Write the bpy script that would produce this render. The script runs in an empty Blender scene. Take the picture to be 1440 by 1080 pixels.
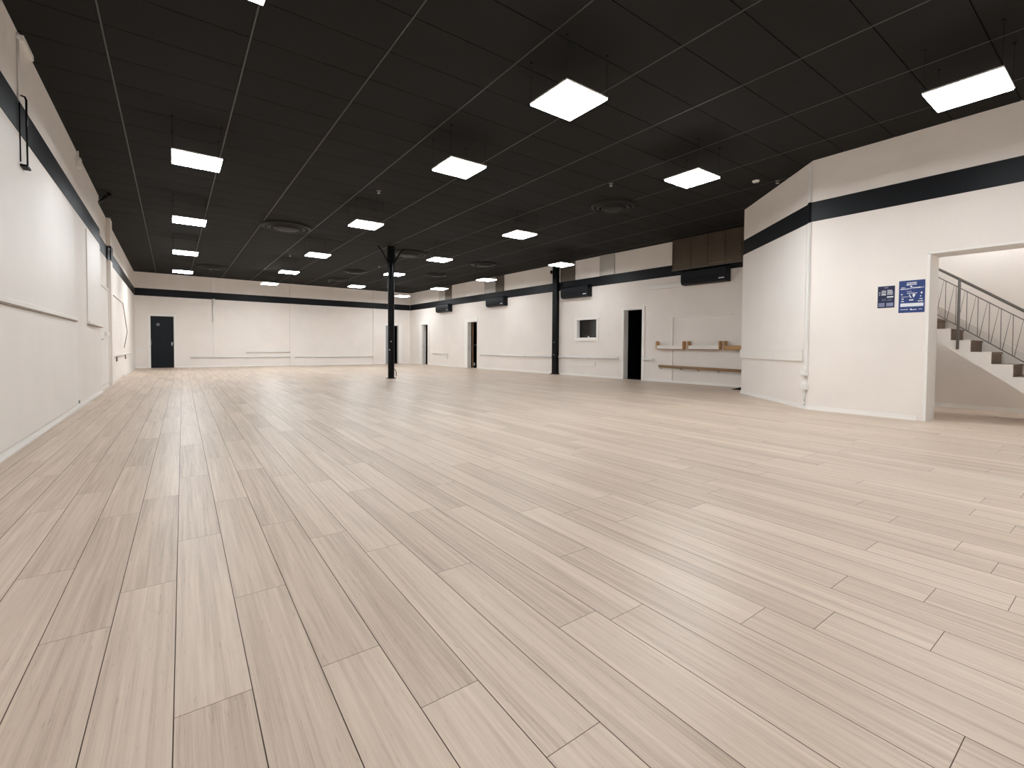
import bpy, math, random
from mathutils import Matrix, Vector
random.seed(7)
sc = bpy.context.scene
col = sc.collection
H = 4.116          # ceiling height
ZB0, ZB1 = 3.112, 3.432   # painted black stripe
PI = math.pi

# ------------------------------------------------------------------ materials
def lin(r, g, b):
    def f(c):
        c /= 255.0
        return c / 12.92 if c <= .04045 else ((c + .055) / 1.055) ** 2.4
    return (f(r), f(g), f(b), 1.0)

def mat(name, rgb, rough=.5, metal=0.0, spec=.5, noise=0.0, nscale=8.0, bump=0.0, bscale=60.0, stretch=(1, 1, 1)):
    m = bpy.data.materials.new(name); m.use_nodes = True
    nt = m.node_tree; b = nt.nodes['Principled BSDF']
    c = lin(*rgb)
    b.inputs['Base Color'].default_value = c
    b.inputs['Roughness'].default_value = rough
    b.inputs['Metallic'].default_value = metal
    b.inputs['Specular IOR Level'].default_value = spec
    tc = nt.nodes.new('ShaderNodeTexCoord')
    mp = nt.nodes.new('ShaderNodeMapping'); mp.inputs['Scale'].default_value = stretch
    nt.links.new(tc.outputs['Object'], mp.inputs['Vector'])
    if noise:
        n = nt.nodes.new('ShaderNodeTexNoise'); n.inputs['Scale'].default_value = nscale
        n.inputs['Detail'].default_value = 4
        nt.links.new(mp.outputs['Vector'], n.inputs['Vector'])
        r = nt.nodes.new('ShaderNodeValToRGB')
        lo = [max(0, x * (1 - noise)) for x in c[:3]] + [1]
        hi = [min(1, x * (1 + noise)) for x in c[:3]] + [1]
        r.color_ramp.elements[0].position = .3; r.color_ramp.elements[1].position = .7
        r.color_ramp.elements[0].color = lo; r.color_ramp.elements[1].color = hi
        nt.links.new(n.outputs['Fac'], r.inputs['Fac'])
        nt.links.new(r.outputs['Color'], b.inputs['Base Color'])
    if bump:
        n2 = nt.nodes.new('ShaderNodeTexNoise'); n2.inputs['Scale'].default_value = bscale
        nt.links.new(mp.outputs['Vector'], n2.inputs['Vector'])
        bp = nt.nodes.new('ShaderNodeBump'); bp.inputs['Strength'].default_value = bump
        bp.inputs['Distance'].default_value = .004
        nt.links.new(n2.outputs['Fac'], bp.inputs['Height'])
        nt.links.new(bp.outputs['Normal'], b.inputs['Normal'])
    return m

def wall_mat(name, rgb):
    """painted blockwork: faint courses and patchy paint"""
    m = mat(name, rgb, rough=.62, spec=.35, noise=.025, nscale=1.3)
    nt = m.node_tree; b = nt.nodes['Principled BSDF']
    tc = nt.nodes.new('ShaderNodeTexCoord')
    mp = nt.nodes.new('ShaderNodeMapping'); mp.inputs['Rotation'].default_value = (PI / 2, 0, 0)
    br = nt.nodes.new('ShaderNodeTexBrick')
    br.inputs['Scale'].default_value = 1.0
    br.inputs['Brick Width'].default_value = .5; br.inputs['Row Height'].default_value = .2
    br.inputs['Mortar Size'].default_value = .006; br.inputs['Mortar Smooth'].default_value = .6
    br.inputs['Color1'].default_value = br.inputs['Color2'].default_value = (1, 1, 1, 1)
    br.inputs['Mortar'].default_value = (0, 0, 0, 1)
    nt.links.new(tc.outputs['Object'], mp.inputs['Vector']); nt.links.new(mp.outputs['Vector'], br.inputs['Vector'])
    bp = nt.nodes.new('ShaderNodeBump'); bp.inputs['Strength'].default_value = .16; bp.inputs['Distance'].default_value = .004
    nt.links.new(br.outputs['Color'], bp.inputs['Height'])
    n2 = nt.nodes.new('ShaderNodeTexNoise'); n2.inputs['Scale'].default_value = 22
    nt.links.new(tc.outputs['Object'], n2.inputs['Vector'])
    bp2 = nt.nodes.new('ShaderNodeBump'); bp2.inputs['Strength'].default_value = .12; bp2.inputs['Distance'].default_value = .004
    nt.links.new(n2.outputs['Fac'], bp2.inputs['Height']); nt.links.new(bp.outputs['Normal'], bp2.inputs['Normal'])
    nt.links.new(bp2.outputs['Normal'], b.inputs['Normal'])
    return m

def emis(name, strength, color=(.935, .975, 1.0, 1)):
    m = bpy.data.materials.new(name); m.use_nodes = True
    nt = m.node_tree; nt.nodes.clear()
    e = nt.nodes.new('ShaderNodeEmission'); e.inputs['Strength'].default_value = strength; e.inputs['Color'].default_value = color
    o = nt.nodes.new('ShaderNodeOutputMaterial'); nt.links.new(e.outputs[0], o.inputs[0])
    return m

def floor_mat():
    m = bpy.data.materials.new('oak_laminate'); m.use_nodes = True
    nt = m.node_tree; N = nt.nodes; L = nt.links; b = N['Principled BSDF']
    uv = N.new('ShaderNodeUVMap'); uv.uv_map = 'plank'
    at = N.new('ShaderNodeAttribute'); at.attribute_name = 'tone'
    # fine grain, long streaks
    def noise(scale, detail, rough, dist=0.0):
        mp = N.new('ShaderNodeMapping'); mp.inputs['Scale'].default_value = scale
        L.new(uv.outputs['UV'], mp.inputs['Vector'])
        n = N.new('ShaderNodeTexNoise'); n.inputs['Scale'].default_value = 1; n.inputs['Detail'].default_value = detail
        n.inputs['Roughness'].default_value = rough; n.inputs['Distortion'].default_value = dist
        L.new(mp.outputs['Vector'], n.inputs['Vector']); return n
    n1 = noise((230, 3.2, 1), 6, .7, .4)
    n2 = noise((42, .8, 1), 5, .6, .9)
    n3 = noise((11, .5, 1), 3, .5, .8)
    # cathedral figure: warped bands across the plank
    mp = N.new('ShaderNodeMapping'); mp.inputs['Scale'].default_value = (9, .75, 1)
    L.new(uv.outputs['UV'], mp.inputs['Vector'])
    wv = N.new('ShaderNodeTexWave'); wv.wave_type = 'BANDS'; wv.bands_direction = 'X'
    wv.inputs['Scale'].default_value = 1.1; wv.inputs['Distortion'].default_value = 11; wv.inputs['Detail'].default_value = 2
    wv.inputs['Detail Scale'].default_value = .9
    L.new(mp.outputs['Vector'], wv.inputs['Vector'])
    def mix(a, bb, f):
        x = N.new('ShaderNodeMath'); x.operation = 'MULTIPLY_ADD'
        L.new(a, x.inputs[0]); x.inputs[1].default_value = f; 
        if bb is None: x.inputs[2].default_value = 0
        else: L.new(bb, x.inputs[2])
        return x.outputs[0]
    s = mix(n1.outputs['Fac'], None, .28)
    s = mix(n2.outputs['Fac'], s, .32)
    s = mix(n3.outputs['Fac'], s, .28)
    s = mix(wv.outputs['Color'], s, .04)
    s = mix(at.outputs['Fac'], s, .09)
    # short dark pores
    n4 = noise((120, 14, 1), 3, .6, .5)
    pr = N.new('ShaderNodeMapRange'); L.new(n4.outputs['Fac'], pr.inputs['Value'])
    pr.inputs['From Min'].default_value = .60; pr.inputs['From Max'].default_value = .74
    s = mix(pr.outputs['Result'], s, -.10)
    r = N.new('ShaderNodeValToRGB'); L.new(s, r.inputs['Fac'])
    e = r.color_ramp.elements
    e[0].position = .30; e[0].color = lin(160, 138, 119)
    e[1].position = .80; e[1].color = lin(235, 217, 200)
    k = e.new(.50); k.color = lin(203, 182, 163)
    k = e.new(.62); k.color = lin(218, 198, 179)
    L.new(r.outputs['Color'], b.inputs['Base Color'])
    rr = N.new('ShaderNodeMapRange'); L.new(n1.outputs['Fac'], rr.inputs['Value'])
    rr.inputs['To Min'].default_value = .33; rr.inputs['To Max'].default_value = .47
    L.new(rr.outputs['Result'], b.inputs['Roughness'])
    b.inputs['Specular IOR Level'].default_value = .5
    bp = N.new('ShaderNodeBump'); bp.inputs['Strength'].default_value = .12; bp.inputs['Distance'].default_value = .002
    L.new(n1.outputs['Fac'], bp.inputs['Height']); L.new(bp.outputs['Normal'], b.inputs['Normal'])
    return m

M = dict(
    wall=wall_mat('warm_white_paint', (238, 230, 223)),
    board=mat('white_board_paint', (239, 233, 227), .5, noise=.015, nscale=2, bump=.05),
    trim=mat('white_gloss_paint', (242, 238, 233), .38, noise=.01, nscale=3),
    stripe=mat('blue_black_paint', (23, 25, 28), .45, spec=.18, noise=.06, nscale=3, bump=.05),
    tile=mat('black_ceiling_tile', (34, 34, 33), .85, spec=.15, noise=.05, nscale=3, bump=.08, bscale=200),
    tbar=mat('grey_ceiling_runner', (56, 56, 55), .5, noise=.04),
    gap=mat('black_gap', (14, 14, 14), .9, spec=.1),
    seam=mat('dark_brown_seam', (84, 68, 56), .8, spec=.2),
    black=mat('black_paint', (9, 10, 11), .25, spec=.16, noise=.1, nscale=6, bump=.06, bscale=30),
    blackmatt=mat('matt_black', (9, 9, 10), .55, spec=.15, noise=.08),
    darkroom=mat('unlit_room_black', (16, 15, 15), .9, spec=.1),  # black base colour stands in for the rooms being unlit
    greyroom=mat('dim_grey_room', (120, 124, 124), .9, spec=.1, noise=.1, nscale=2),
    doorblack=mat('blue_black_door', (16, 22, 27), .42, spec=.2, noise=.06),
    doorgrey=mat('grey_door', (150, 152, 155), .5, noise=.04),
    heater=mat('charcoal_heater_casing', (19, 22, 27), .42, spec=.2, noise=.06),
    bronze=mat('brown_sheet_metal', (104, 94, 82), .42, metal=.55, noise=.10, nscale=2.5, stretch=(1, 1, .3)),
    bronzedark=mat('dark_bronze_sheet_metal', (92, 79, 66), .42, metal=.4, noise=.12, nscale=2.2),
    silver=mat('dull_silver_sheet', (190, 184, 176), .45, metal=.35, noise=.05),
    oak=mat('oiled_beech', (188, 146, 98), .45, noise=.14, nscale=14, stretch=(1, 1, 6)),
    oakdark=mat('worn_beech', (150, 116, 80), .45, noise=.16, nscale=14, stretch=(6, 1, 1)),
    riser=mat('brown_stained_riser', (112, 94, 78), .6, noise=.14, nscale=6),
    vent=mat('black_vent_paint', (34, 34, 33), .6, spec=.2, noise=.05), steel=mat('grey_painted_steel', (118, 114, 110), .4, metal=.3, noise=.04),
    chrome=mat('brushed_metal', (190, 190, 190), .3, metal=.9, noise=.03),
    white=mat('white_plastic', (236, 234, 230), .4, noise=.01),
    navy=mat('navy_print', (25, 33, 66), .35, noise=.05),
    blue=mat('blue_print', (37, 62, 120), .35, noise=.05),
    ink=mat('white_ink', (232, 234, 240), .4, noise=.01),
    lilac=mat('pale_lilac_ink', (160, 160, 196), .4, noise=.02),
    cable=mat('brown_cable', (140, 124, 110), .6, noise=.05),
    lamp=emis('led_diffuser', 43.0), lamplow=emis('led_diffuser_dimmed', 32.0), lampmid=emis('led_diffuser_high', 57.0), lampfar=emis('led_diffuser_full', 80.0),
    floor=floor_mat(),
)
g = M['glass'] = bpy.data.materials.new('window_glass'); g.use_nodes = True
nt = g.node_tree; nt.nodes.clear()
tr_ = nt.nodes.new('ShaderNodeBsdfTransparent'); tr_.inputs['Color'].default_value = (.80, .84, .84, 1)
gl_ = nt.nodes.new('ShaderNodeBsdfGlossy'); gl_.inputs['Roughness'].default_value = .05
fr_ = nt.nodes.new('ShaderNodeFresnel'); fr_.inputs['IOR'].default_value = 1.5
mx_ = nt.nodes.new('ShaderNodeMixShader'); ou_ = nt.nodes.new('ShaderNodeOutputMaterial')
nt.links.new(fr_.outputs[0], mx_.inputs[0]); nt.links.new(tr_.outputs[0], mx_.inputs[1]); nt.links.new(gl_.outputs[0], mx_.inputs[2]); nt.links.new(mx_.outputs[0], ou_.inputs[0])

# ------------------------------------------------------------------ mesh builder
class MB:
    def __init__(s): s.v = []; s.f = []; s.m = []; s.sm = []
    def face(s, idx, mi=0, smooth=False): s.f.append(idx); s.m.append(mi); s.sm.append(smooth)
    def box(s, x0, x1, y0, y1, z0, z1, mi=0):
        x0, x1 = min(x0, x1), max(x0, x1); y0, y1 = min(y0, y1), max(y0, y1); z0, z1 = min(z0, z1), max(z0, z1)
        b = len(s.v)
        s.v += [(x0,y0,z0),(x1,y0,z0),(x1,y1,z0),(x0,y1,z0),(x0,y0,z1),(x1,y0,z1),(x1,y1,z1),(x0,y1,z1)]
        for q in ((0,3,2,1),(4,5,6,7),(0,1,5,4),(1,2,6,5),(2,3,7,6),(3,0,4,7)): s.face([b+i for i in q], mi)
        return s
    def tube(s, pts, r, n=12, mi=0, caps=True):
        pts = [Vector(p) for p in pts]; rings = []
        up = None
        for i, p in enumerate(pts):
            if i == 0: t = pts[1] - p
            elif i == len(pts) - 1: t = p - pts[i-1]
            else: t = (pts[i+1] - p).normalized() + (p - pts[i-1]).normalized()
            t.normalize()
            if up is None: up = Vector((0,0,1)) if abs(t.z) < .9 else Vector((1,0,0))
            a = t.cross(up).normalized(); bb = a.cross(t).normalized(); up = bb
            k = 1.0
            if 0 < i < len(pts) - 1:
                c = (pts[i+1] - p).normalized().dot((p - pts[i-1]).normalized()); k = 1 / max(.5, math.sqrt((1 + c) / 2))
            ring = []
            for j in range(n):
                an = 2 * PI * j / n
                s.v.append(tuple(p + (a * math.cos(an) + bb * math.sin(an)) * r * (k if False else 1))); ring.append(len(s.v) - 1)
            rings.append(ring)
        for r0, r1 in zip(rings, rings[1:]):
            for j in range(n): s.face([r0[j], r0[(j+1) % n], r1[(j+1) % n], r1[j]], mi, True)
        if caps:
            s.face(list(reversed(rings[0])), mi); s.face(rings[-1], mi)
        return s
    def lathe(s, prof, n=48, mi=0, c=(0,0), smooth=True):
        rings = []
        for r, z in prof:
            ring = []
            for j in range(n):
                an = 2 * PI * j / n
                s.v.append((c[0] + r * math.cos(an), c[1] + r * math.sin(an), z)); ring.append(len(s.v) - 1)
            rings.append(ring)
        for r0, r1 in zip(rings, rings[1:]):
            for j in range(n): s.face([r0[j], r0[(j+1) % n], r1[(j+1) % n], r1[j]], mi, smooth)
        return s
    def prism(s, poly, y0, y1, mi=0):
        """polygon in the x,z plane extruded along y"""
        n = len(poly); b = len(s.v)
        s.v += [(x, y0, z) for x, z in poly] + [(x, y1, z) for x, z in poly]
        s.face([b + i for i in range(n)], mi); s.face([b + n + i for i in reversed(range(n))], mi)
        for i in range(n):
            j = (i + 1) % n; s.face([b + j, b + i, b + n + i, b + n + j], mi)
        return s
    def build(s, name, mats, parent=None, frame=None, bevel=0.0, kind=None, label=None):
        me = bpy.data.meshes.new(name); me.from_pydata(s.v, [], s.f); me.update()
        if not isinstance(mats, (list, tuple)): mats = [mats]
        for m in mats: me.materials.append(m)
        me.polygons.foreach_set('material_index', s.m); me.polygons.foreach_set('use_smooth', s.sm)
        o = bpy.data.objects.new(name, me); col.objects.link(o)
        if parent is not None: o.parent = parent
        if frame is not None: o.matrix_basis = frame
        if bevel:
            md = o.modifiers.new('bevel', 'BEVEL'); md.width = bevel; md.segments = 2; md.limit_method = 'ANGLE'
        if kind: o['kind'] = kind
        if label: o['label'] = label
        return o

def recalc(o):
    import bmesh
    bm = bmesh.new(); bm.from_mesh(o.data); bmesh.ops.recalc_face_normals(bm, faces=bm.faces); bm.to_mesh(o.data); bm.free()
    return o
def tag(o, label, cat, group=None):
    o['label'] = label; o['category'] = cat
    if group: o['group'] = group
    return o
def thing(name, label, cat, frame, group=None):
    o = bpy.data.objects.new(name, None); o.empty_display_size = .1; col.objects.link(o)
    o.matrix_basis = frame
    return tag(o, label, cat, group)
def dup(root, frame, label=None, group=None):
    r = root.copy(); col.objects.link(r); r.matrix_basis = frame
    if label: r['label'] = label
    if group: r['group'] = group
    for ch in list(root.children):
        c = ch.copy(); col.objects.link(c); c.parent = r
        for gr in list(ch.children):
            d = gr.copy(); col.objects.link(d); d.parent = c
    return r
def T(x, y, z): return Matrix.Translation((x, y, z))

# wall frames: local x runs along the wall to the right as seen from the room, y goes into the wall, z up
def frame(o, d):
    d = Vector((d[0], d[1], 0)).normalized(); n = Vector((-d.y, d.x, 0))
    m = Matrix.Identity(4)
    for i in range(3): m[i][0] = d[i]; m[i][1] = n[i]; m[i][2] = (0, 0, 1)[i]
    m[0][3], m[1][3] = o
    return m
FL = frame((-1.25, 0), (0, 1))
FF = frame((-1.25, 25.47), (12.58, .27))
FR = frame((11.33, 25.74), (.60, -20.0))
FA = frame((10.40, 5.45), (-1.82, -2.08))
FN = frame((8.58, 3.37), (0, -1))
LA = math.hypot(1.82, 2.08)

# ------------------------------------------------------------------ setting
def wall(name, fr, s0, s1, openings=(), th=.2, mt='wall', top=H + .05):
    mb = MB()
    xs = sorted({s0, s1, *[o[0] for o in openings], *[o[1] for o in openings]})
    for a, b in zip(xs, xs[1:]):
        op = [o for o in openings if o[0] <= a and o[1] >= b]
        if not op: mb.box(a, b, 0, th, -.02, top)
        else:
            o = op[0]
            if o[2] > 0: mb.box(a, b, 0, th, -.02, o[2])
            mb.box(a, b, 0, th, o[3], top)
    return mb.build(name, M[mt], frame=fr, kind='structure')

def floor():
    p, q, ta, ln = .1878, -.0305, math.tan(.0146), 1.39
    off = {-3: 2.83, -2: 2.17, -1: 2.44, 0: 1.53, 1: 2.13, 2: 1.51, 3: 1.175, 4: .85, 5: 1.85, 7: 1.155, 8: 1.65, 9: .86, 10: .69, 11: .41, 12: .77, 13: 1.9, 14: .3, 15: .82, 17: .56}
    v, f, uvs, tone = [], [], [], []
    i0, i1 = int((-2.0 - q) / p) - 2, int((11.5 - q) / p) + 2
    g, gl = .0010, .0014
    for i in range(i0, i1):
        o = off.get(i, random.uniform(0, ln)); k0 = int((-5.3 - o) / ln) - 1
        y = o + k0 * ln
        while y < 26.4:
            y0, y1 = y, y + ln; y = y1
            b = len(v)
            for yy, xx in ((y0 + g, i * p + gl), (y0 + g, (i + 1) * p - gl), (y1 - g, (i + 1) * p - gl), (y1 - g, i * p + gl)):
                v.append((q + xx + ta * yy, yy, 0))
            f.append((b, b+1, b+2, b+3)); ux, uy = random.uniform(0, 40), random.uniform(0, 40)
            uvs += [(ux, uy), (ux + p, uy), (ux + p, uy + ln), (ux, uy + ln)]
            tone.append(random.random())
    nb = len(f); b = len(v)
    v += [(-2, -5.4, -.003), (11.6, -5.4, -.003), (11.6, 26.5, -.003), (-2, 26.5, -.003)]
    f.append((b, b+1, b+2, b+3)); uvs += [(0, 0)] * 4; tone.append(.5)
    me = bpy.data.meshes.new('floor'); me.from_pydata(v, [], f); me.update()
    me.materials.append(M['floor']); me.materials.append(M['seam'])
    me.polygons.foreach_set('material_index', [0] * nb + [1])
    ul = me.uv_layers.new(name='plank'); ul.data.foreach_set('uv', [c for u in uvs for c in u])
    a = me.attributes.new('tone', 'FLOAT', 'FACE'); a.data.foreach_set('value', tone)
    o = bpy.data.objects.new('floor', me); col.objects.link(o); o['kind'] = 'structure'
floor()

def ceiling():
    mb = MB(); gx, gy, ax, by = -.5226, 5.443, 1.2, .6301
    for i in range(-2, 12):
        for j in range(-18, 34):
            x0, x1 = gx + i * ax + .012, gx + (i + 1) * ax - .012
            y0, y1 = gy + j * by + .005, gy + (j + 1) * by - .005
            if x1 < -1.5 or x0 > 12.2: continue
            mb.box(x0, x1, y0, y1, H, H + .012, 0)
    for i in range(-1, 12):
        x = gx + i * ax; mb.box(x - .008, x + .008, -5.6, 26.4, H - .001, H + .012, 1)
    mb.box(-1.8, 12.4, -5.8, 26.6, H + .012, H + .1, 2)
    mb.build('ceiling', [M['tile'], M['tbar'], M['gap']], kind='structure')
ceiling()

# left wall: near stretch stands a little proud of the far stretch
MB().box(-5.2, 13.06, -.04, .2, -.02, H + .05).build('wall_left', M['wall'], frame=FL, kind='structure')
MB().box(13.06, 25.6, .03, .2, -.02, H + .05).build('wall_far_left', M['wall'], frame=FL, kind='structure')
wall('wall_back', FF, -.25, 12.85, [(.49, 1.325, 0, 2.27), (11.08, 11.87, 0, 2.212)])
wall('wall_right', FR, -.2, 20.45, [(1.469, 2.23, 0, 2.24), (6.31, 7.14, 0, 2.205), (13.60, 14.53, 1.345, 2.0), (15.694, 16.40, 0, 2.23)])
wall('wall_corner', FA, 0, LA, th=.12)
wall('wall_stair', FN, 0, 8.6, [(1.52, 3.35, 0, 2.35)], th=.42)
MB().box(-1.5, 9.2, -5.3, -5.1, -.02, H + .05).build('wall_front', M['wall'], kind='structure')
MB().box(10.42, 12.05, 5.30, 5.44, -.02, H + .05).build('wall_return', M['wall'], kind='structure')

# black stripe (raised painted board) around the room
n = 0
def stripe(fr, s0, s1, d=0.0, z0=ZB0, z1=ZB1):
    global n; n += 1
    MB().box(s0, s1, d - .006, d + .02, z0, z1).build('trim_%d' % n, M['stripe'], frame=fr, kind='structure')
stripe(FL, -5.1, 13.06, -.04); stripe(FL, 13.06, 25.44, .03); stripe(FF, -.02, 12.57); stripe(FR, .02, 20.3)
stripe(FA, 0, LA + .004); stripe(FN, -.004, 8.4)
# ledge boards on the angled wall
n += 1; MB().box(-.02, 2.62, -.03, .01, .80, .99).build('trim_%d' % n, M['board'], frame=FA, kind='structure', bevel=.004)
n += 1; MB().box(0, 2.64, -.012, .01, .99, 3.10).build('trim_%d' % n, M['board'], frame=FA, kind='structure', bevel=.003)
# pilaster strips
def pil(fr, s0, s1, d0, d1, z0=0.0, z1=H):
    global n; n += 1
    return MB().box(s0, s1, d0, d1, z0, z1).build('trim_%d' % n, M['wall'], frame=fr, kind='structure', bevel=.004)
pil(FF, 6.05, 6.29, -.05, .0, 0, ZB0); pil(FF, 6.05, 6.29, -.05, 0, ZB1, H); 
pil(FF, 10.34, 10.47, -.05, .0, 0, ZB0); pil(FF, 10.34, 10.47, -.05, 0, ZB1, H)
pil(FL, 15.16, 15.58, -.05, .03, 0, ZB0 - .03); pil(FL, 15.16, 15.58, -.05, .03, ZB1, H); stripe(FL, 15.14, 15.6, -.055, ZB0 - .03, ZB1)

def base(name, fr, segs, d=0.0, h=.062):
    mb = MB()
    for a, b in segs:
        mb.box(a, b, d - .014, d + .005, .0, h); mb.box(a, b, d - .024, d - .013, .0, .022)
    mb.build(name, M['trim'], frame=fr, kind='structure')
base('baseboard_left', FL, [(-5.1, 13.05)], -.04); 
base('baseboard_far_left', FL, [(19.4, 25.4)], .03)
base('baseboard_back', FF, [(0, .37), (1.41, 6.04), (6.30, 10.33), (10.48, 10.97), (12.09, 12.56)])
base('baseboard_right', FR, [(.02, 1.2), (2.42, 6.0), (7.2, 12.27), (12.74, 15.64), (16.51, 20.3)])
base('baseboard_corner', FA, [(-.01, LA + .01)])
base('baseboard_stair', FN, [(-.01, 1.42)])

# dark rooms behind the openings
def room(name, fr, s0, s1, d0, d1, mt, z1=2.6, z0=-.02):
    mb = MB(); t = .05
    mb.box(s0, s1, d1, d1 + t, z0, z1); mb.box(s0 - t, s0, d0, d1, z0, z1); mb.box(s1, s1 + t, d0, d1, z0, z1)
    mb.box(s0, s1, d0, d1, z1, z1 + t); 
    mb.box(s0, s1, d0, d1, .003 if z0 < 0 else z0 - t, .006 if z0 < 0 else z0)
    mb.build(name, M[mt], frame=fr, kind='structure')
room('wall_store', FR, 1.2, 2.5, .2, 2.2, 'darkroom'); room('wall_cloakroom', FR, 6.0, 7.5, .2, 2.4, 'darkroom')
room('wall_passage', FR, 15.3, 16.9, .2, 3.0, 'darkroom')
room('wall_office', FR, 13.3, 14.9, .2, .8, 'greyroom', 2.6, .9)
room('wall_exit', FF, 10.9, 12.1, .2, 2.0, 'darkroom'); room('wall_lobby', FF, .3, 1.5, .2, .8, 'darkroom')

# ------------------------------------------------------------------ doors and window
def lever(parent, s, d, z, mt='chrome', flip=1):
    mb = MB(); mb.box(s - .02, s + .02, d - .012, d, z - .09, z + .07)
    mb.tube([(s, d - .012, z), (s, d - .055, z), (s + flip * .11, d - .06, z)], .009, 8)
    return mb.build('handle', M[mt], parent)
def architrave(parent, s0, s1, zt, o0, o1, oz, th=.02, mt='trim'):
    mb = MB(); mb.box(s0, o0, -th, .0, 0, zt); mb.box(o1, s1, -th, .0, 0, zt); mb.box(o0, o1, -th, 0, oz, zt)
    mb.box(o0 - .004, o0 + .012, -.002, .198, 0, oz); mb.box(o1 - .012, o1 + .004, -.002, .198, 0, oz); mb.box(o0, o1, -.002, .198, oz - .012, oz + .004)
    return mb.build('frame', M[mt], parent)
def door(num, fr):
    o = bpy.data.objects.new('door_%d' % num, None); col.objects.link(o); o.matrix_basis = fr; o['kind'] = 'structure'; return o
d1 = door(1, FF)
architrave(d1, .40, 1.40, 2.345, .49, 1.325, 2.27)
lf = MB().box(.505, 1.31, .10, .14, .01, 2.255).build('leaf', M['doorblack'], d1, bevel=.003)
h1 = lever(lf, 1.245, .10, 1.065); 
mb = MB()
pts = [(.765 + .05 * math.cos(a), .096, 1.897 + .05 * math.sin(a)) for a in [2 * PI * k / 28 for k in range(29)]]
mb.tube(pts, .007, 6, caps=False); mb.box(.745, .757, .095, .0995, 1.872, 1.922); mb.box(.757, .778, .095, .0995, 1.872, 1.882); mb.box(.757, .778, .095, .0995, 1.912, 1.922)
mb.build('sign', M['chrome'], lf)
MB().box(.515, .535, .094, .10, 1.0, 1.2).build('hinge', M['steel'], lf)
d2 = door(2, FF)
architrave(d2, 10.99, 12.07, 2.325, 11.08, 11.87, 2.212)
lf = MB().box(11.10, 11.30, .06, .10, .01, 2.195).build('leaf', M['doorgrey'], d2, bevel=.003)
lever(lf, 11.27, .06, 1.05, flip=-1)
d3 = door(3, FR)
architrave(d3, 1.22, 2.40, 2.385, 1.469, 2.23, 2.24)
lf = MB().box(1.49, 1.53, .03, .24, .01, 2.22).build('leaf', M['board'], d3, bevel=.003)
MB().box(1.53, 1.56, .06, .075, .98, 1.12).build('handle', M['chrome'], lf)
d4 = door(4, FR)
architrave(d4, 6.04, 7.18, 2.36, 6.31, 7.14, 2.205)
lf = MB().box(6.44, 6.49, .21, .98, .01, 2.19).build('leaf', M['blackmatt'], d4, bevel=.002)
MB().box(6.44, 6.49, .196, .208, .02, 2.18).build('edge_strip', M['oakdark'], lf)
mb = MB(); mb.tube([(6.49, .27, 1.10), (6.54, .27, 1.10), (6.55, .38, 1.10)], .012, 8); mb.build('handle', M['chrome'], lf)
MB().box(6.49, 6.505, .23, .30, .10, .24).build('kick_plate', M['white'], lf)
d5 = door(5, FR)
architrave(d5, 15.63, 16.50, 2.30, 15.694, 16.40, 2.23)
# flush white door in the left wall
d6 = door(6, FL)
MB().box(13.32, 14.98, .0, .028, .1, 2.31).build('leaf', M['board'], d6, bevel=.004)
mb = MB(); mb.box(13.25, 13.32, -.02, .03, 0, 2.34); mb.box(14.98, 15.05, -.02, .03, 0, 2.34); mb.box(13.25, 15.05, -.02, .03, 2.31, 2.36)
mb.build('frame', M['board'], d6)
MB().box(13.32, 14.98, .02, .03, .086, .1).build('threshold', M['seam'], d6); MB().box(13.32, 14.98, .004, .03, .0, .086).build('kick_board', M['board'], d6)
mb = MB(); mb.box(14.15, 14.55, -.05, .0, 1.22, 1.30); mb.tube([(13.42, 0, 1.12), (13.42, -.05, 1.12)], .02, 10); mb.build('handle', M['white'], d6, bevel=.004)

w1 = bpy.data.objects.new('window_1', None); col.objects.link(w1); w1.matrix_basis = FR; w1['kind'] = 'structure'
mb = MB(); mb.box(13.50, 13.60, -.02, .0, 1.25, 2.05); mb.box(14.53, 14.62, -.02, 0, 1.25, 2.05); mb.box(13.6, 14.53, -.02, 0, 2.0, 2.05); mb.box(13.6, 14.53, -.035, .0, 1.25, 1.345)
mb.box(13.6, 13.615, 0, .2, 1.345, 2.0); mb.box(14.515, 14.53, 0, .2, 1.345, 2.0); mb.box(13.615, 14.515, 0, .2, 1.345, 1.36); mb.box(13.615, 14.515, 0, .2, 1.985, 2.0)
mb.build('frame', M['trim'], w1)
mb = MB(); mb.box(13.615, 13.64, .12, .15, 1.36, 1.985); mb.box(14.49, 14.515, .12, .15, 1.36, 1.985); mb.box(13.64, 14.49, .12, .15, 1.36, 1.385); mb.box(13.64, 14.49, .12, .15, 1.96, 1.985)
mb.build('sash', M['blackmatt'], w1)
MB().box(13.64, 14.49, .13, .136, 1.385, 1.96).build('pane', M['glass'], w1)
MB().box(14.02, 14.08, .10, .12, 1.362, 1.41).build('latch', M['white'], w1)
tag(MB().box(0, .035, 0, .05, 0, .75).build('post', M['blackmatt'], frame=FR @ T(13.95, .45, 1.0)), 'dark upright post seen behind the small window', 'post')
tag(bpy.data.objects['post'], 'thin dark upright bar standing behind the glass of the small window', 'post')

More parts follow.
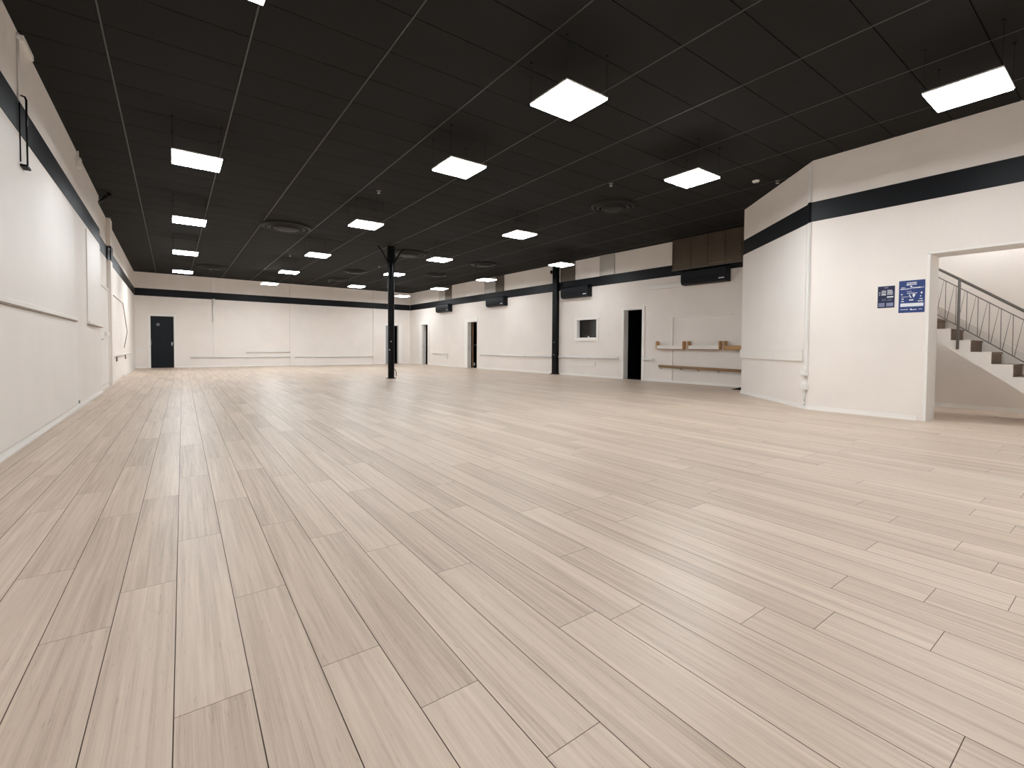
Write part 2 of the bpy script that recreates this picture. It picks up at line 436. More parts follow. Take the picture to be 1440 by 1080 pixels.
# ------------------------------------------------------------------ hanging LED panels
ZL = 3.667
def make_panel():
    t = thing('panel_light', '', 'ceiling light', T(0, 0, ZL))
    h = .2975
    mb = MB(); mb.box(-h, h, -h, h, .004, .016)
    for a, b, c, d in ((-h, h, -h, -h + .008), (-h, h, h - .008, h), (-h, -h + .008, -h + .008, h - .008), (h - .008, h, -h + .008, h - .008)): mb.box(a, b, c, d, 0, .004)
    mb.build('frame', M['white'], t)
    MB().box(-h + .008, h - .008, -h + .008, h - .008, -.016, .004).build('diffuser', M['lamp'], t)  # lens made deep so its glowing sides brighten the upper walls
    MB().box(-.09, .09, -.05, .05, .016, .045).build('driver_box', M['blackmatt'], t)
    for sx in (-1, 1):
        for sy in (-1, 1):
            x, y = sx * (h - .012), sy * (h - .012)
            mb = MB(); mb.tube([(x, y, .016), (x, y, H - ZL)], .0018, 6); mb.lathe([(.0, H - ZL - .02), (.012, H - ZL - .018), (.014, H - ZL)], 10, c=(x, y))
            mb.build('suspension_cable', M['blackmatt'], t)
    return t
rows = [
    ('panels along the left wall', [(.31, 3.85, 'white square LED panel cut off by the top edge of the photo, near left wall'),
        (.32, 8.19, 'large bright square LED panel left of centre, first whole one along the left wall'),
        (.33, 12.24, 'square LED panel along the left wall, left of the biggest round air diffuser'),
        (.34, 16.5, 'small bright LED panel along the left wall, second from the far wall'),
        (.34, 20.79, 'LED panel along the left wall closest to the far wall, above the black door')]),
    ('panels left of the steel column', [(3.49, 3.78, 'large diamond-shaped bright LED panel hanging at top centre of the photo'),
        (3.48, 6.14, 'bright square LED panel at centre, behind the large diamond-shaped one'),
        (3.46, 10.21, 'square LED panel hanging just left of the top of the freestanding black column'),
        (3.48, 14.46, 'LED panel below and left of the one beside the black column'),
        (3.44, 18.46, 'small LED panel second from the far wall, right of the biggest round diffuser'),
        (3.42, 22.42, 'thin bright LED panel overlapping the top of the far wall, left of centre')]),
    ('panels right of the steel column', [(6.63, 1.18, 'big bright LED panel at top right above the stairway wall'),
        (6.61, 4.31, 'bright LED panel left of the white smoke detector near the angled wall'),
        (6.67, 8.87, 'LED panel with visible hanging cables between the column and the wall column'),
        (6.64, 12.89, 'LED panel just right of the freestanding column, beyond the diffuser hidden by it'),
        (6.65, 16.53, 'small LED panel crossed by the shaft of the freestanding column'),
        (6.67, 20.94, 'thin LED panel left of the column, close to the far wall')]),
    ('panels along the right wall', [(10.14, 11.24, 'LED panel hanging in front of the top of the black wall column'),
        (10.08, 15.58, 'LED panel left of the brown metal sheet over the middle heater'),
        (9.95, 19.34, 'small LED panel in front of the metal sheet over the farthest heater'),
        (9.88, 23.44, 'thinnest LED panel beside the far right corner, just right of the column')]),
]
def output(root, key):      # some panels are set brighter than others
    for c in root.children:
        if c.name.startswith('diffuser'):
            c.material_slots[0].link = 'OBJECT'; c.material_slots[0].material = M[key]
proto = None
for grp, items in rows:
    for x, y, lab in items:
        if proto is None: proto = make_panel(); r = proto; r.matrix_basis = T(x, y, ZL)
        else: r = dup(proto, T(x, y, ZL))
        r['label'] = lab; r['group'] = grp
        if (y > 20 and x < 9) or (x > 6 and 4 < y < 5): output(r, 'lampfar')
        elif (y > 16 and x < 9) or y > 23: output(r, 'lampmid')
        elif (x < 1 and y < 9) or y < 2: output(r, 'lamplow')
for x, y in ((.32, -.4), (3.47, -.5), (6.63, -3.2), (3.47, -4.0)):  # unseen panels added to light the near end of the room
    r = dup(proto, T(x, y, ZL), 'unseen square LED panel added for light behind the viewpoint, outside the picture', 'added panels behind the viewpoint')
    output(r, 'lamplow' if x < 1 or x > 6 else 'lampmid')

# ------------------------------------------------------------------ ceiling fittings
def diffuser(x, y, R, label):
    t = thing('air_diffuser', label, 'air vent', T(x, y, H), 'round air diffusers in the ceiling')
    MB().lathe([(R, -.001), (R, -.035), (R * .93, -.06), (R * .86, -.055), (R * .84, -.02), (R * .84, -.001)], 56).build('outer_ring', M['vent'], t)
    MB().lathe([(R * .78, -.005), (R * .78, -.05), (R * .70, -.075), (R * .62, -.06), (R * .60, -.005)], 56).build('middle_ring', M['vent'], t)
    MB().lathe([(R * .54, -.005), (R * .54, -.07), (R * .45, -.095), (R * .2, -.098), (.001, -.098)], 56).build('centre_cone', M['vent'], t)
    return t
diffuser(2.44, 13.33, .60, 'largest round black ceiling diffuser, left of centre above the far wall')
diffuser(7.82, 7.01, .47, 'round black ceiling diffuser nearest the viewer, right of centre')
diffuser(6.41, 14.66, .60, 'round black ceiling diffuser partly hidden by the freestanding column')
diffuser(1.35, 21.96, .55, 'flat-looking black round diffuser near the far wall on the left')
diffuser(6.29, 22.3, .5, 'farthest round black diffuser, over the middle of the far wall')
diffuser(6.17, 19.5, .45, 'faint black diffuser left of the column between two panels')
diffuser(9.24, 18.23, .45, 'faint round diffuser near the farthest heater on the right')
diffuser(9.45, 14.8, .5, 'faint round diffuser over the middle heater on the right')
def sprinkler(x, y, lab):
    t = thing('sprinkler', lab, 'sprinkler', T(x, y, H), 'small metal ceiling sprinklers')
    MB().lathe([(.04, -.001), (.036, -.012), (.014, -.016), (.012, -.04), (.001, -.041)], 16).build('escutcheon', M['steel'], t)
    MB().lathe([(.001, -.055), (.03, -.052), (.028, -.048), (.001, -.046)], 16).build('deflector', M['chrome'], t)
sprinkler(3.37, 9.17, 'small sprinkler on the bare ceiling above the first panel left of the column')
sprinkler(6.74, 6.1, 'small sprinkler just above the nearest round diffuser')
sprinkler(6.51, 17.7, 'tiny bright sprinkler just left of the column shaft')
sprinkler(6.08, 23.16, 'tiny sprinkler beside the farthest diffuser near the far wall')
sprinkler(3.3, 17.46, 'tiny sprinkler left of the panel below the column top')
sprinkler(1.3, 22.65, 'tiny sprinkler beside the flat diffuser near the far wall')
sprinkler(9.07, 4.15, 'faint dark sprinkler right of the white smoke detector')
sprinkler(8.11, 10.12, 'small sprinkler over the panel with visible cables')
t = thing('smoke_detector', 'small round white smoke detector on the black ceiling near the angled wall', 'smoke detector', T(8.76, 4.39, H))
MB().lathe([(.062, -.001), (.062, -.014), (.05, -.03), (.025, -.036), (.001, -.036)], 28).build('cover', M['white'], t)
MB().lathe([(.02, -.036), (.018, -.046), (.001, -.047)], 16).build('sensor', M['steel'], t)

# ------------------------------------------------------------------ columns
t = thing('column', 'round glossy black steel column standing free in the middle of the room', 'column', T(5.55, 14.05, 0))
mb = MB(); mb.lathe([(.098, .012), (.098, 3.62)], 40); mb.build('shaft', M['black'], t)
MB().lathe([(.118, 3.60), (.118, H)], 32).build('head_sleeve', M['blackmatt'], t)
MB().box(-.115, .115, -.115, .115, 0, .02).build('base_plate', M['blackmatt'], t)
for sx in (-1, 1):
    MB().tube([(sx * .09, 0, 3.60), (sx * .30, 0, H - .16), (sx * .42, 0, H - .02)], .02, 10).build('strut', M['blackmatt'], t)
d = Vector((-.52, -.85, 0)).normalized()
for z, o in ((1.16, .02), (.90, -.03)):
    c = d * .097 + Vector((o * .8, -o * .5, z)); MB().tube([c, c + d * .02], .018, 10).build('bolt', M['chrome'], t)
a = Vector((.81, -.59, 0))
mb = MB(); mb.tube([a * .10 + Vector((0, 0, .30)), a * .125 + Vector((0, 0, .29)), a * .16 + Vector((0, 0, .20)), a * .165 + Vector((0, 0, .07))], .010, 8)
mb.build('cable_loop', M['blackmatt'], t)
t = thing('column', 'black square-edged steel column against the right wall under a light panel', 'column', FR @ T(12.55, -.07, 0))
mb = MB(); mb.box(-.12, .12, -.065, -.045, .012, H); mb.box(-.12, .12, .045, .065, .012, H); mb.box(-.012, .012, -.045, .045, .012, H); mb.box(-.12, -.10, -.045, .045, .012, H); mb.box(.06, .115, -.045, .045, .012, H)
mb.build('shaft', M['black'], t)
MB().box(-.17, .17, -.09, .069, 0, .03).build('base_plate', M['blackmatt'], t)
for z in (1.20, .73): MB().tube([(0, -.065, z), (0, -.08, z)], .018, 10).build('bolt', M['chrome'], t)
MB().box(-.30, -.26, -.02, .055, 3.80, 3.92).build('bracket', M['blackmatt'], t)
pil(FR, 12.30, 12.40, -.014, .0, 0.07, ZB0)

# ------------------------------------------------------------------ heaters, ducts
def make_heater():
    t = thing('wall_heater', '', 'heater', Matrix.Identity(4), 'black heaters on the right wall')
    L, D = 1.32, .25
    poly = [(-D, .10), (-D, .37), (-D + .03, .40), (-.002, .40), (-.002, .0), (-D + .10, .0), (-D + .03, .03)]
    mb = MB(); nn = len(poly); b = 0
    mb.v = [(0, y, z) for y, z in poly] + [(L, y, z) for y, z in poly]
    mb.face(list(range(nn))); mb.face([nn + i for i in reversed(range(nn))])
    for i in range(nn):
        j = (i + 1) % nn; mb.face([j, i, nn + i, nn + j])
    recalc(mb.build('casing', M['heater'], t, bevel=.012))
    fp = MB().box(.03, L - .03, -D - .004, -D, .24, .36).build('front_panel', M['heater'], t, bevel=.002)
    mb = MB()
    for k in range(6): mb.box(.06, L - .22, -D - .006, -D, .105 + k * .02, .112 + k * .02)
    mb.build('grille', M['blackmatt'], fp)
    mb = MB(); x = L - .20
    for w in (.018, .012, .02, .012, .016, .02, .014): mb.box(x, x + w, -D - .007, -D - .001, .075, .10); x += w + .006
    mb.build('maker_plate', M['ink'], fp)
    return t
hp = make_heater()
labs = ['farthest black wall heater, between the two far doorways on the right wall', 'black wall heater right of the middle doorway, under a brown metal sheet',
        'black wall heater just right of the wall column, above the small window', 'big black wall heater under the brown panelled duct, nearest the angled wall']
for k, s0 in enumerate((3.545, 8.17, 12.985, 17.86)):
    f = FR @ T(s0, 0, 2.78)
    if k == 0: h = hp; h.matrix_basis = f
    else: h = dup(hp, f)
    h['label'] = labs[k]
def sheet(s0, s1, mt, lab, d=.03):
    t = thing('metal_sheet', lab, 'metal sheet', FR @ T(s0, 0, ZB1), 'metal sheets above the black stripe')
    w = s1 - s0
    MB().box(0, w, -d, -.001, .003, H - ZB1).build('panel', M[mt], t)
    for x in (0, w - .02): MB().box(x, x + .02, -d - .006, -d, .003, H - ZB1).build('flange', M[mt], t)
sheet(3.52, 4.18, 'silver', 'pale metal sheet above the farthest heater, left of a brown one', .02)
sheet(4.19, 4.82, 'bronze', 'brown metal sheet above the farthest heater on the right wall')
sheet(7.74, 8.62, 'silver', 'pale metal sheet above the middle heater behind a light panel', .006)
sheet(8.63, 9.23, 'bronze', 'brown metal sheet above the middle heater on the right wall')
sheet(12.76, 13.48, 'bronze', 'brown metal sheet right of the top of the wall column')
sheet(14.66, 15.29, 'silver', 'silver metal sheet above the stripe between window and duct')
t = thing('air_duct', 'large brown sheet metal duct box at ceiling beside the angled wall', 'duct', FR @ T(17.53, 0, 3.235))
MB().box(0, 2.75, -.15, -.008, 0, .878).build('box', M['bronzedark'], t)
mb = MB()
for s in (0, .56, 1.05, 1.54, 1.97): mb.box(s, s + .025, -.165, -.15, .03, .875)
mb.build('standing_seam', M['bronzedark'], t)
mb = MB(); mb.box(-.012, 2.75, -.172, -.15, -.012, .03); mb.build('bottom_flange', M['bronze'], t)
mb = MB(); mb.box(1.05, 1.75, -.153, -.15, .06, .075); mb.build('access_panel', M['oakdark'], t)
tag(MB().box(0, 1.2, -.045, -.001, 0, .125).build('cable_trunking', M['white'], frame=FR @ T(16.67, 0, 2.775), bevel=.006), 'short white trunking box on the wall left of the big heater', 'trunking')

# ------------------------------------------------------------------ conduits on the walls
def conduit(fr, pts, r, lab, mt='white', clips=(), name='conduit'):
    mn = pts[0]
    t = thing(name, lab, 'pipe', fr @ T(*mn))
    P = [tuple(a - b for a, b in zip(p, mn)) for p in pts]
    MB().tube(P, r, 10).build('tube', M[mt], t)
    dirv = (Vector(P[1]) - Vector(P[0])).normalized()
    MB().tube([Vector(P[0]) - dirv * .03, Vector(P[0]) + dirv * .03], r * 1.35, 10).build('end_cap', M[mt], t)
    dv = (Vector(P[-1]) - Vector(P[-2])).normalized()
    MB().tube([Vector(P[-1]) - dv * .03, Vector(P[-1]) + dv * .03], r * 1.35, 10).build('end_cap', M[mt], t)
    for c in clips:
        p = Vector(P[0]) + (Vector(P[-1]) - Vector(P[0])) * c
        MB().box(p.x - .015, p.x + .015, p.y - r * 1.3, p.y + r * 1.1, p.z - r * 1.3, p.z + r * 1.3).build('clip', M[mt], t)
    return t
conduit(FF, [(2.81, -.045, ZB0 - .01), (2.81, -.045, 2.10)], .045, 'white vertical pipe on the far wall ending below the black stripe')
tag(MB().box(0, .13, -.03, -.001, 0, H - ZB1 - .01).build('cable_trunking', M['board'], frame=FF @ T(2.75, 0, ZB1 + .005)), 'white boxed trunking on the far wall between stripe and ceiling', 'trunking')
conduit(FF, [(1.96, -.036, .46), (6.04, -.036, .45)], .034, 'long white pipe low on the far wall, right of the black door', clips=(.3, .6))
conduit(FF, [(6.30, -.036, .45), (10.33, -.036, .44)], .034, 'long white pipe low on the far wall, between the two pilaster strips', clips=(.3, .6))
conduit(FF, [(4.14, -.032, .68), (6.04, -.032, .70)], .030, 'shorter white pipe above the long pipe on the far wall')
conduit(FF, [(2.80, -.012, 2.0), (2.80, -.012, .52)], .010, 'thin white cable dropping to the long pipe on the far wall', name='cable')
conduit(FR, [(2.84, -.03, .645), (4.42, -.03, .645), (4.43, -.03, .42)], .026, 'white pipe with a short drop between the two far doorways')
conduit(FR, [(7.50, -.036, .655), (12.28, -.036, .645)], .030, 'long white pipe between middle doorway and wall column', clips=(.33, .66))
conduit(FR, [(12.76, -.040, .655), (15.45, -.040, .665)], .036, 'white pipe under the small window, right of the wall column', clips=(.5,))
conduit(FR, [(16.52, -.036, .652), (16.83, -.036, .654)], .030, 'short white pipe stub just right of the nearest black doorway')
t = thing('socket_box', 'flat white socket strip on the wall under the small window', 'socket', FR @ T(13.47, 0, .365))
MB().box(0, 1.0, -.02, -.001, 0, .03).build('strip', M['white'], t); MB().box(.94, 1.02, -.03, -.001, .03, .15).build('socket', M['white'], t)
tag(MB().box(0, .19, -.02, -.001, 0, .11).build('access_plate', M['white'], frame=FF @ T(.05, 0, .71), bevel=.004), 'small white plate in the far left corner beside the black door', 'plate')

# raised blocked-up panel outline on the right wall
mb = MB(); mb.box(17.46, 17.495, -.035, .0, 0.07, 1.93); mb.box(17.495, 19.27, -.035, .0, 1.905, 1.93)
n += 1; mb.build('trim_%d' % n, M['trim'], frame=FR, kind='structure', bevel=.003)

# ------------------------------------------------------------------ shelf units and barre on the right wall
def shelf(s0, s1, lab, front):
    w = s1 - s0
    t = thing('wall_shelf', lab, 'shelf', FR @ T(s0, 0, .975), 'low shelves along the right wall')
    D = .14
    for x in (0, w - .032): MB().box(x, x + .032, -D - .01, -.001, 0, .232).build('end_cheek', M['oak'], t, bevel=.006)
    MB().box(.032, w - .032, -D + .004, -D + .022, .012, .112).build('front_board', M[front], t)
    MB().box(.032, w - .032, -D + .004, -.001, -.008, .012).build('bottom_board', M['oakdark'], t)
    return t
shelf(17.00, 17.915, 'white fronted wooden shelf farthest left, next to the nearest black doorway', 'board')
shelf(18.035, 18.985, 'white fronted wooden shelf in the middle of the three', 'board')
shelf(19.085, 20.2, 'plain wooden shelf rightmost of the three, running behind the angled wall', 'oak')
t = thing('ballet_barre', 'long brown wooden barre low on the right wall below the shelves', 'barre', FR @ T(17.10, -.11, .475))
MB().tube([(0, 0, 0), (2.9, 0, -.045)], .037, 16).build('rail', M['oakdark'], t)
for s in (.03, .72, 1.24, 1.83, 2.5):
    z = -.0155 * s
    MB().tube([(s, .109, z - .075), (s, .03, z - .075), (s, 0, z - .045), (s, 0, z - .026)], .009, 8).build('bracket', M['steel'], t)
conduit(FR, [(17.55, -.012, .335), (19.9, -.012, .32)], .009, 'thin white cable on the wall under the wooden barre', name='cable')
mb = MB(); mb.prism([(0, 0), (.32, 0), (.32, .07), (.26, .07)], -.05, .05)
tag(recalc(mb.build('door_wedge', M['blackmatt'], frame=FR @ T(19.62, -.72, .001))), 'small black wedge on the floor at the foot of the angled wall', 'wedge')

# ------------------------------------------------------------------ angled wall fittings
t = thing('cable_trunking', 'tall white vertical trunking at the edge between angled and stairway walls', 'trunking', FA @ T(2.74, 0, .67))
MB().box(-.035, .035, -.035, -.013 if False else -.001, 0, ZB0 - .68).build('lower_cover', M['white'], t, bevel=.004)
MB().box(-.035, .012, -.035, -.008, ZB0 - .672, ZB1 - .665).build('black_cover', M['stripe'], t)
MB().box(-.035, .035, -.035, -.001, ZB1 - .664, 3.38).build('upper_cover', M['white'], t, bevel=.004)
for z, lab in ((.565, 'upper white socket box at the bottom of the vertical trunking'), (.33, 'lower white socket box near the baseboard under the trunking')):
    t = thing('socket_box', lab, 'socket', FA @ T(2.70, 0, z))
    MB().box(-.085, .085, -.06, -.001, 0, .105).build('housing', M['white'], t, bevel=.006)
    MB().box(-.05, .05, -.066, -.06, .02, .085).build('socket_plate', M['trim'], t, bevel=.002)
conduit(FA, [(2.70, -.018, .33), (2.70, -.018, .09)], .012, 'short white cable below the lower socket box', name='cable')

# ------------------------------------------------------------------ posters
def poster(name, s0, s1, z0, z1, mt, lab):
    w, h = s1 - s0, z1 - z0
    t = thing(name, lab, 'poster', FN @ T(s0, 0, z0))
    MB().box(0, w, -.005, -.001, 0, h).build('sheet', M[mt], t)
    bo = .004; mb = MB(); mb.box(-bo, w + bo, -.004, -.0005, -bo, 0); mb.box(-bo, w + bo, -.004, -.0005, h, h + bo); mb.box(-bo, 0, -.004, -.0005, 0, h); mb.box(w, w + bo, -.004, -.0005, 0, h)
    mb.build('border', M['white'], t)
    return t, w, h
Y0, Y1 = -.0058, -.005
def words(mb, w, h, x0, x1, y, sz, seed):
    """an illegible line of small print: short word-like dashes"""
    rn = random.Random(seed); x = x0
    while x < x1 - .01:
        L = rn.uniform(.02, .07); e = min(x + L, x1)
        mb.box(x * w, e * w, Y0, Y1, (y - sz / 2) * h, (y + sz / 2) * h); x = e + .012
t, w, h = poster('poster', .928, 1.133, 1.627, 1.949, 'navy', 'smaller dark navy notice with white lines of print, left of the larger blue poster')
mb = MB(); words(mb, w, h, .38, .62, .925, .035, 1); mb.build('title', M['lilac'], t)
mb = MB()
for k, y in enumerate((.78, .715, .65, .60)): words(mb, w, h, .23, .49, y, .036, 2 + k)
for k, y in enumerate((.80, .74, .68, .62)): words(mb, w, h, .56, .90 if k else .84, y, .034, 12 + k)
words(mb, w, h, .08, .16, .70, .05, 30); words(mb, w, h, .09, .16, .60, .04, 31)
mb.box(.55 * w, .92 * w, Y0, Y1, .47 * h, .525 * h); mb.build('printed_text', M['ink'], t)
mb = MB()
for k, y in enumerate((.40, .34)): words(mb, w, h, .25, .50, y, .014, 40 + k); words(mb, w, h, .58, .85, y, .014, 44 + k)
mb.box(.06 * w, .42 * w, Y0, Y1, .07 * h, .225 * h); mb.box(.53 * w, .92 * w, Y0, Y1, .07 * h, .225 * h); mb.build('print_blocks', M['lilac'], t)
mb = MB()
for k in range(5): mb.box((.09 + k * .07) * w, (.12 + k * .07) * w, Y0 - .0006, Y0, .09 * h, .20 * h)
for k in range(4):
    for j in range(2): mb.box((.56 + k * .09) * w, (.60 + k * .09) * w, Y0 - .0006, Y0, (.09 + j * .07) * h, (.13 + j * .07) * h)
mb.build('block_pattern', M['navy'], t)
t, w, h = poster('poster', 1.180, 1.474, 1.542, 2.004, 'blue', 'larger blue poster with white phone and pin symbols beside the stairway opening')
mb = MB(); words(mb, w, h, .31, .68, .925, .03, 50); words(mb, w, h, .29, .69, .875, .034, 51); mb.box(.30 * w, .42 * w, Y0, Y1, .848 * h, .872 * h); mb.build('title', M['ink'], t)
mb = MB()
words(mb, w, h, .10, .24, .785, .02, 52); mb.box(.06 * w, .36 * w, Y0, Y1, .728 * h, .752 * h); words(mb, w, h, .36, .50, .745, .018, 53)
words(mb, w, h, .52, .86, .765, .036, 54); words(mb, w, h, .89, .95, .765, .025, 55)
words(mb, w, h, .31, .50, .655, .014, 56); words(mb, w, h, .32, .72, .60, .022, 57); words(mb, w, h, .10, .40, .495, .014, 58)
words(mb, w, h, .09, .15, .575, .04, 59); words(mb, w, h, .12, .19, .43, .04, 60); words(mb, w, h, .10, .22, .355, .028, 61)
words(mb, w, h, .84, .90, .60, .055, 62); words(mb, w, h, .82, .88, .50, .035, 63); words(mb, w, h, .80, .92, .42, .028, 64); words(mb, w, h, .74, .94, .35, .03, 65)
mb.box(.41 * w, .57 * w, Y0, Y1, .375 * h, .41 * h)
words(mb, w, h, .07, .38, .10, .02, 66); words(mb, w, h, .52, .70, .09, .022, 67); words(mb, w, h, .77, .92, .10, .016, 68)
mb.tube([((.485) * w, Y1, .10 * h), (.485 * w, Y0, .10 * h)], .012, 14)
mb.build('printed_text', M['ink'], t)
mb = MB(); x, z = .445 * w, .515 * h       # telephone handset
mb.prism([(x - .012, z + .022), (x - .004, z + .026), (x - .001, z + .010), (x + .008, z - .012), (x + .018, z - .016), (x + .014, z - .026), (x + .004, z - .026), (x - .008, z - .006)], Y0, Y1)
recalc(mb.build('phone_symbol', M['ink'], t))
mb = MB(); x, z = .585 * w, .525 * h       # map pin: round head running to a point
pp = [(x + .017 * math.cos(a), z + .008 + .017 * math.sin(a)) for a in [(-.2 + k * (PI + .4) / 12) for k in range(13)]] + [(x - .004, z - .030)]
mb.prism(pp, Y0, Y1); recalc(mb.build('pin_symbol', M['ink'], t))
mb = MB(); x, z = .475 * w, .80 * h
pp = [(x + .012 * math.cos(a), z + .004 + .012 * math.sin(a)) for a in [(-.2 + k * (PI + .4) / 12) for k in range(13)]] + [(x, z - .018)]
mb.prism(pp, Y0, Y1); recalc(mb.build('pin_symbol', M['ink'], t))
MB().box(.07 * w, .95 * w, Y0, Y1, .19 * h, .295 * h).build('white_strip', M['ink'], t)

# ------------------------------------------------------------------ stairway
room_mb = MB()
# stairwell shell beyond the opening
X1 = 2.45
mb = MB(); mb.box(-.5, 4.6, X1, X1 + .1, -.02, H + .03); mb.build('wall_stairwell', M['wall'], frame=FN, kind='structure')
mb = MB(); mb.box(-.42, -.32, .42, X1, -.02, H + .03); mb.build('wall_stairwell_end', M['wall'], frame=FN, kind='structure')
mb = MB(); mb.box(4.5, 4.6, .42, X1, -.02, H + .03); mb.build('wall_stairwell_near', M['wall'], frame=FN, kind='structure')
MB().box(-.42, 4.6, .425, X1, H - .06, H - .02).build('ceiling_stairwell', M['board'], frame=FN, kind='structure')
base('baseboard_stairwell', FN, [(-.3, 4.5)], X1)
# door lining of the stair opening
mb = MB(); mb.box(1.49, 1.522, -.012, .43, 0, 2.36); mb.box(3.348, 3.38, -.012, .43, 0, 2.36); mb.box(1.49, 3.38, -.012, .43, 2.348, 2.375)
dd = door(7, FN); mb.build('frame', M['trim'], dd)
mb = MB()
for z in (.25, .62, 1.0, 1.5, 1.95): mb.box(1.476, 1.492, -.016, -.002, z, z + .06)
mb.build('hinge', M['trim'], dd)

st = thing('staircase', 'white open-sided staircase with brown risers seen through the stairway opening', 'staircase', FN @ T(0, 0, 0))
RS, GO, S0, Z0 = .171, .2165, 1.608, 1.325
D0, D1 = .75, 1.55
ks = range(-7, 8)
poly = []
for k in ks:
    z = Z0 - k * RS
    a = S0 + (k - 1) * GO; b = S0 + k * GO
    if z < .05: break
    poly += [(a, z), (b, z)]
slope = -RS / GO
send = poly[-1][0]
low = lambda s: 1.144 + slope * (s - 1.457)
sz = 1.457 + 1.144 / -slope
poly2 = poly + [(send, 0.001), (sz, 0.001), (poly[0][0], low(poly[0][0]))]
recalc(MB().prism(poly2, D0, D0 + .05).build('stringer', M['board'], st))
s_a, s_b = poly[0][0], send
recalc(MB().prism([(s_a, low(s_a)), (s_a, Z0 + slope * (s_a - S0) + .17), (s_b, Z0 + slope * (s_b - S0) + .17), (s_b, .001), (sz, .001)], D1, D1 + .05).build('far_stringer', M['board'], st))
recalc(MB().prism([(s_a, low(s_a) + .02), (s_a, low(s_a)), (sz, .001), (sz + .03, .001)], D0 + .05, D1).build('soffit', M['board'], st))
for k in ks:
    z = Z0 - k * RS
    if z < .05: break
    a = S0 + (k - 1) * GO; b = S0 + k * GO
    MB().box(a, b + .012, D0 + .05, D1, z - .03, z - .001).build('tread', M['riser'], st)
    MB().box(b - .02, b, D0 + .02 + .03, D1, max(.001, z - RS), z - .03).build('riser', M['riser'], st)
DR = D0 - .02
hr = lambda s: 2.213 - .77 * (s - 1.473)
tr = lambda s: 2.086 - .765 * (s - 1.476)
brl = lambda s: 1.536 - .765 * (s - 1.465)
sA, sB = .35, 2.9
hrl = MB().tube([(sA, DR, hr(sA)), (sB, DR, hr(sB))], .019, 14).build('handrail', M['steel'], st)
MB().tube([(sA, DR, tr(sA)), (sB, DR, tr(sB))], .0065, 8).build('rail', M['steel'], hrl)
MB().tube([(sA, DR, brl(sA)), (sB, DR, brl(sB))], .0075, 8).build('rail', M['steel'], hrl)
for s in (.5, 1.695, 2.88):
    MB().tube([(s, DR - .004, brl(s) - .34 if s < 2.5 else .02), (s, DR - .004, hr(s))], .017, 12).build('post', M['steel'], hrl)
for k in range(-8, 12):
    s = 1.545 + .117 * k
    MB().tube([(s - .117 + .022, DR, brl(s - .095)), (s - .022, DR, tr(s - .022)), (s, DR, tr(s) - .004), (s + .003, DR, brl(s))], .0042, 8).build('baluster', M['steel'], hrl)
# unseen lamp added to brighten the stairwell, on its own ceiling
t = thing('added_stairwell_lamp', 'added white square lamp on the stairwell ceiling, out of sight above the stairs', 'ceiling light', FN @ T(1.9, 1.75, H - .062))
MB().box(-.3, .3, -.3, .3, -.03, -.001).build('frame', M['white'], t); MB().box(-.29, .29, -.29, .29, -.034, -.031).build('diffuser', M['lamp'], t)

# ------------------------------------------------------------------ left wall boards and fittings
def wboard(y0, y1, zt, lab, yl=None):
    t = thing('wall_board', lab, 'wall panel', FL @ T(y0, -.04, 0), 'white boards on the left wall')
    w = y1 - y0
    MB().box(0, w - .03, -.016, -.001, 1.42, zt).build('upper_board', M['board'], t, bevel=.003)
    MB().box(-.02, w, -.045, -.001, 1.372, 1.42).build('ledge', M['trim'], t, bevel=.003)
    MB().box(-.02, w, -.040, -.001, 1.355, 1.372).build('ledge_shadow_strip', M['cable'], t)  # brown strip stands in for the shadow gap under the ledge
    if yl: 
        MB().box(0, yl - y0, -.020, -.001, .09, 1.355).build('lower_board', M['board'], t, bevel=.002)
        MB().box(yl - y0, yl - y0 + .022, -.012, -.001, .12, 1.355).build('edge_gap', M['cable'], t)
        MB().box(yl - y0 - .01, yl - y0 + .05, -.03, -.001, .085, .13).build('bracket', M['steel'], t)
    return t
wboard(-1.5, 9.76, 3.03, 'long white board with a ledge on the near left wall', 9.86)
wboard(11.10, 13.0, 3.05, 'narrow white board with a ledge, left of the flush white door')
t = thing('bracket_arm', 'black tube arm sticking out of the left wall under the ceiling', 'bracket', FL @ T(13.14, .028, 3.93))
MB().tube([(0, 0, 0), (-.50, -.26, .14)], .030, 10).build('arm', M['black'], t)
MB().box(-.06, .06, -.015, -.001, -.06, .06).build('wall_plate', M['black'], t)
MB().tube([(-.49, -.255, .137), (-.53, -.275, .148)], .038, 10).build('end_cap', M['blackmatt'], t)
t = thing('wall_hook', 'thin black U-shaped rod hanging on the near left wall over the stripe', 'rod', FL @ T(6.68, -.04, 2.78))
MB().tube([(0, -.001, .70), (0, -.05, .69), (0, -.06, .66), (0, -.06, .02), (.0, -.001, .0)], .009, 8).build('rod', M['black'], t)
MB().tube([(-.05, -.02, .60), (-.05, -.02, .03)], .006, 8).build('side_rod', M['blackmatt'], t)
MB().box(-.06, .09, -.07, -.001, -.012, .008).build('foot', M['blackmatt'], t)
conduit(FL, [(6.68, -.05, ZB1 + .02), (6.68, -.05, 4.05)], .010, 'thin white cable rising from the black rod to the ceiling', name='cable')
tag(MB().box(0, .42, -.04, -.001, 0, .06).build('access_plate', M['white'], frame=FL @ T(6.76, -.04, 4.05), bevel=.004), 'white plate at the top of the near left wall against the ceiling', 'plate')
t = thing('sensor_box', 'small white box on a short pipe high on the left wall above the stripe', 'sensor', FL @ T(10.25, -.04, 3.84))
MB().box(-.06, .06, -.06, -.001, 0, .16).build('housing', M['white'], t, bevel=.008); MB().tube([(0, -.02, .16), (0, -.02, .275)], .012, 8).build('pipe', M['white'], t)
t = thing('cable', 'thin brown cable bent in an angle on the far left wall', 'cable', FL @ T(15.7, .02, 0))
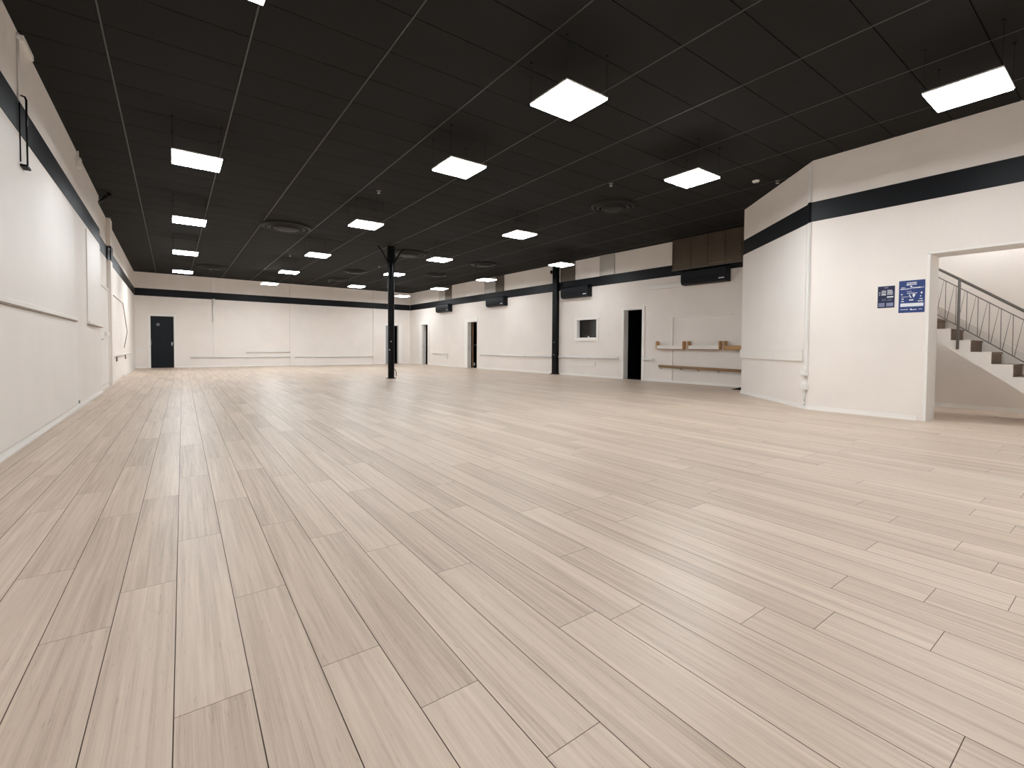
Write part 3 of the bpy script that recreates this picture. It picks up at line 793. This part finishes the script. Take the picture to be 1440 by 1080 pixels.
MB().tube([(0, 0, 2.34), (3.9, 0, 2.335), (5.5, 0, 1.45), (4.15, 0, .91)], .011, 6).build('wire', M['cable'], t)
MB().tube([(3.9, .004, 2.335), (3.9, -.02, 2.335)], .03, 8).build('clip', M['white'], t)
conduit(FL, [(15.63, .013, 2.38), (15.63, .013, .70)], .016, 'thin dark upright pipe beside the pilaster on the left wall', 'cable')
t = thing('wall_rail', 'low white rail with two drops on the far left wall', 'rail', FL @ T(15.75, .03, .70))
MB().box(0, 4.75, -.05, -.001, -.012, .03).build('rail', M['trim'], t)
MB().box(0, 4.75, -.048, -.004, -.026, -.012).build('lower_edge', M['cable'], t)
for s in (1.42, 4.42): MB().box(s - .018, s + .018, -.03, -.001, -.17, -.026).build('drop', M['steel'], t)
conduit(FL, [(20.6, .006, .715), (22.9, .006, .72)], .022, 'short white pipe near the far left corner at rail height')

# thin pale strip standing in for light reflected along a floor seam
tag(MB().box(0, .010, 0, 2.3, 0, .0015).build('seam_gleam', M['trim'], frame=T(5.235, -.6, .0005) @ Matrix.Rotation(-.0146, 4, 'Z')), 'thin white gleam along a floor seam at right, before the stairway opening', 'seam gleam')

# ------------------------------------------------------------------ world, camera, view
w = bpy.data.worlds.new('World'); sc.world = w; w.use_nodes = True
w.node_tree.nodes['Background'].inputs['Color'].default_value = (.02, .02, .02, 1)
cam = bpy.data.cameras.new('camera'); co = bpy.data.objects.new('camera', cam); col.objects.link(co)
cam.sensor_fit = 'HORIZONTAL'; cam.sensor_width = 36.0; cam.lens = 655.1745 / 1440 * 36
cam.shift_y = -33.65 / 1440; cam.clip_start = .05; cam.clip_end = 100
right = Vector((.80801806, -.58912205, .00648277)); up = Vector((.01117661, .02632904, .99959085)); fwd = Vector((.58905169, .807615, -.02785873))
m = Matrix.Identity(4)
for i in range(3): m[i][0] = right[i]; m[i][1] = up[i]; m[i][2] = -fwd[i]
m[2][3] = 1.0094
co.matrix_world = m
sc.camera = co
vs = sc.view_settings; vs.view_transform = 'Standard'; vs.look = 'None'; vs.exposure = 0.06; vs.gamma = 1.0; vs.use_curve_mapping = False
